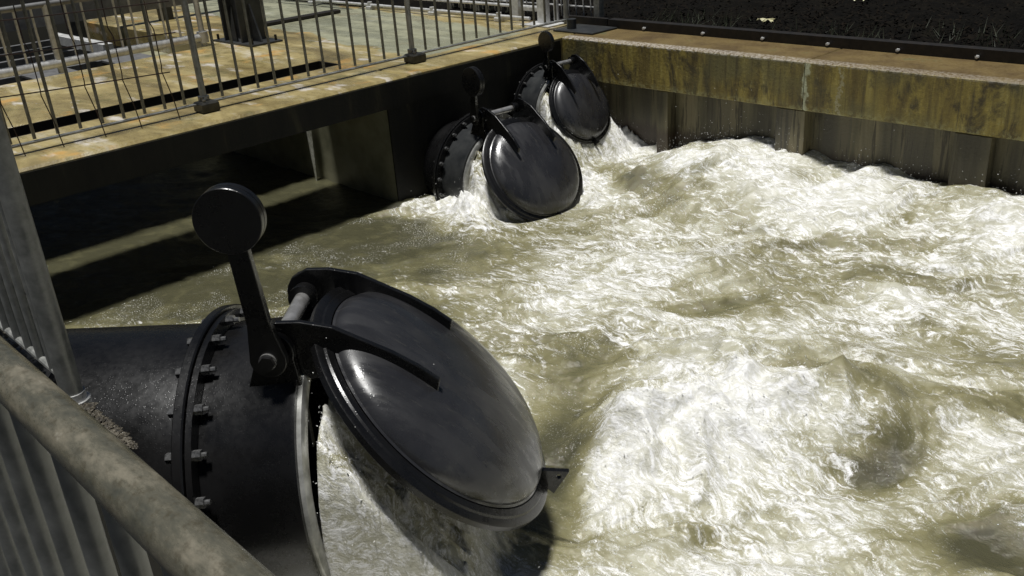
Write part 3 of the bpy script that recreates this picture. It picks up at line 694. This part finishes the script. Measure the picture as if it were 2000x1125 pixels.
# fence at the ledge corner, and the one with the thick handrail in front of the camera
t = empty('railing', (-3.19, .80, 0), 'grey steel fence on the gravelly ledge ending at a thick round post', 'railing')
part(t, 'post', MB().tube((-3.19, .80, .01), (-3.19, .80, 1.55), .038, 24), M['post'])
part(t, 'post_foot', MB().tube((-3.19, .80, -.003), (-3.19, .80, .03), .055, 18).tube((-3.19, .80, .03), (-3.19, .80, .06), .044, 18), M['lite'], .004)
for z in (.10, 1.5): part(t, 'cross_rail', MB().tube((-5.6, .80, z), (-3.19, .80, z), .015, 10), M['post'])
b0 = None
for k in range(18):
    x = -3.33 - .125 * k
    if b0 is None: b0 = part(t, 'bar', MB().tube((x, .80, .1), (x, .80, 1.5), .0155, 12), M['post'])
    else: dup(b0, t, (-.125 * k, 0, 0))
part(t, 'wire', MB().path([(-3.9, .82, .33), (-3.6, .815, .355), (-3.28, .81, .375), (-3.24, .80, .38)], .004, 6), M['wire'])
t = empty('handrail_fence', (-.9, .238, 0), 'mossy wet round handrail on vertical bars nearest the camera', 'railing')
part(t, 'handrail', MB().tube((-3.0, .238, 1.10), (.9, .238, 1.10), .029, 40), M['rail'])
part(t, 'bottom_rail', MB().tube((-2.9, .238, .1), (.9, .238, .1), .018, 12), M['post'])
b0 = None
for k in range(-11, 12):
    x = -.91 + .145 * k
    if b0 is None: b0 = part(t, 'bar', MB().tube((x, .238, .1), (x, .238, 1.075), 0.0155, 16), M['post']); x0 = x
    else: dup(b0, t, (x - x0, 0, 0))

# ------------------------------------------------------------------ things on the far deck
t = empty('steel_column', (-10.0, 5.3, 0), 'dark grey steel column with stiffener fins bolted to the deck', 'column')
cx, cy = -9.98, 5.36
part(t, 'base_plate', MB().box((cx - .42, cy - .20, .001), (cx + .46, cy + .2, .02)), M['steel'])
part(t, 'column_flange', MB().box((cx - .22, cy - .15, .02), (cx - .19, cy + .15, 2.4)), M['steel']); part(t, 'column_flange', MB().box((cx + .16, cy - .15, .02), (cx + .19, cy + .15, 2.4)), M['steel'])
part(t, 'web', MB().box((cx - .189, cy - .012, .02), (cx + .159, cy + .012, 2.4)), M['steel'])
for dx, sg in ((.19, 1), (-.22, -1)):
    part(t, 'stiffener', MB().plate([(cx + dx, .02), (cx + dx + sg * .17, .02), (cx + dx + sg * .02, .42), (cx + dx, .42)], cy - .01, cy + .01), M['steel'])
part(t, 'stiffener', MB().plate([(cx - .10, .02), (cx + .05, .02), (cx + .05, .42)], cy - .14, cy - .12), M['steel'])
for dx in (-.37, .40):
    for dy in (-.15, .15): part(t, 'bolt', MB().tube((cx + dx, cy + dy, .02), (cx + dx, cy + dy, .08), .015, 8), M['rust'])

t = empty('pipe_barrier', (-10.25, 3.5, 0), 'pale galvanised pipe barrier with round bars along the back of the deck', 'barrier')
XB = -10.2
part(t, 'bottom_pipe', MB().tube((XB, .5, .10), (XB, 5.0, .10), .045, 14), M['lite'])
part(t, 'top_pipe', MB().tube((XB, .5, .68), (XB, 5.0, .68), .03, 14), M['grey'])
for y in (2.02, 3.35, 4.95): part(t, 'post', MB().tube((XB, y, .0), (XB, y, 1.2 if y > 4.5 else .68), .032, 12), M['lite'])
b0 = None
for k in range(24):
    y = .9 + .165 * k
    if b0 is None: b0 = part(t, 'bar', MB().tube((XB, y, .12), (XB, y, .67), .013, 8), M['lite'])
    else: dup(b0, t, (0, .165 * k, 0))
part(t, 'clamp', MB().tube((XB, 4.95, .04), (XB, 4.95, .16), .06, 12), M['lite'])

# trash rack frames across the open channel behind the barrier
t = empty('trash_rack', (-11.4, 3.0, -.6), 'grey slatted steel rack over the dark channel behind the barrier', 'rack')
rs = random.Random(4)
for k in range(7):
    x = -11.1 - .42 * k; z = -.35 + .03 * k
    part(t, 'cross_beam', MB().box((x - .045, -1, z), (x + .045, 4.84, z + .07)), M['grey'])
for k in range(16):
    y = -.6 + .34 * k
    part(t, 'slat', MB().box((-13.6, y - .03, -.42), (-11.0, y + .03, -.37)), M['grey'])
for k in range(5):
    y = .6 + .95 * k
    part(t, 'panel', MB().box((-11.9 - .3 * (k % 2), y, -.24), (-11.2, y + .5, -.215)), M['grey'])
t = empty('machine_frame', (-13.4, 4.6, 0), 'ochre and grey steel machine frame standing over the channel at top left', 'frame')
part(t, 'beam', MB().box((-13.2, .5, .15), (-13.0, 7.0, .40)), M['grey'])
part(t, 'beam', MB().box((-12.9, 4.2, -.05), (-11.2, 4.32, .06)), M['lite'])
for y in (2.2, 3.4, 4.6, 5.8): part(t, 'leg', MB().box((-13.19, y, -.5), (-13.02, y + .15, .15)), M['steel'])
t = empty('low_beam', (-10.8, 6.8, 0), 'low dark timber beam lying across the deck behind the column', 'beam')
part(t, 'beam', MB().box((-10.86, 5.9, .002), (-10.74, 7.2, .05), .01), M['rust'])
tag(MB().box((-14.5, 5.2, -.30), (-10.905, 7.78, -.02), .01).build('slab', M['deck']), kind='structure')

t = empty('pipe_rail', (-9.5, 7.62, 0), 'low pair of white pipes clamped along the end of the deck', 'pipe rail')
for z, y in ((.06, 7.58), (.16, 7.72)): part(t, 'pipe', MB().tube((-13, y, z), (-7.6, y, z), .018, 10), M['lite'])
for x in (-12, -10.6, -9.3, -8.1): part(t, 'clamp', MB().box((x - .05, 7.54, .0), (x + .05, 7.76, .045), .006).tube((x, 7.58, .03), (x, 7.58, .10), .032, 8), M['lite'])

t = empty('gate_posts', (-7.5, 7.78, 0), 'pair of square grey gate posts at the corner where the railing ends', 'gate')
part(t, 'post', MB().box((-7.98, 7.66, 0), (-7.86, 7.76, 1.6), .006), M['lite']); part(t, 'post', MB().box((-7.50, 7.60, 0), (-7.40, 7.70, 1.6), .006), M['lite'])
part(t, 'post', MB().tube((-7.32, 7.72, 0), (-7.32, 7.72, 1.6), .03, 12), M['lite'])
part(t, 'rail', MB().box((-7.85, 7.69, .12), (-7.51, 7.72, .16)), M['lite'])
part(t, 'base_plate', MB().box((-7.62, 7.45, .002), (-7.2, 7.76, .015)), M['lite'])
t = empty('palisade_fence', (-8.6, 7.95, 0), 'grey fence of curled wire spears on the soil behind the pipe rail', 'fence')
for z in (.16, .34, .9): part(t, 'rail', MB().tube((-9.4, 7.95, z), (-6.9, 7.95, z), .011, 8), M['lite'])
for k in range(22):
    x = -9.3 + .11 * k
    part(t, 'spear', MB().path([(x, 7.93, .05), (x + .02, 7.90, .16), (x - .01, 7.93, .3), (x + .02, 7.90, .45), (x, 7.93, .9)], .007, 6), M['lite'])
part(t, 'post', MB().box((-6.93, 7.90, 0), (-6.85, 7.98, 1.3), .005), M['galv'])
part(t, 'post', MB().box((-8.9, 7.93, 0), (-8.82, 8.01, 1.3), .005), M['galv'])
part(t, 'post', MB().box((-9.4, 7.93, 0), (-9.34, 7.99, 1.3), .005), M['galv'])
t = empty('corner_bracket', (-6.75, 7.35, 0), 'dark bolted bracket plate at the corner between deck and far wall', 'bracket')
part(t, 'plate', MB().box((-7.0, 7.32, .002), (-6.45, 7.72, .02), .004).tube((-6.85, 7.45, .02), (-6.85, 7.45, .12), .05, 12), M['steel'])
part(t, 'channel', MB().box((-7.25, 7.744, .0), (-6.61, 7.80, .09)), M['rust'])
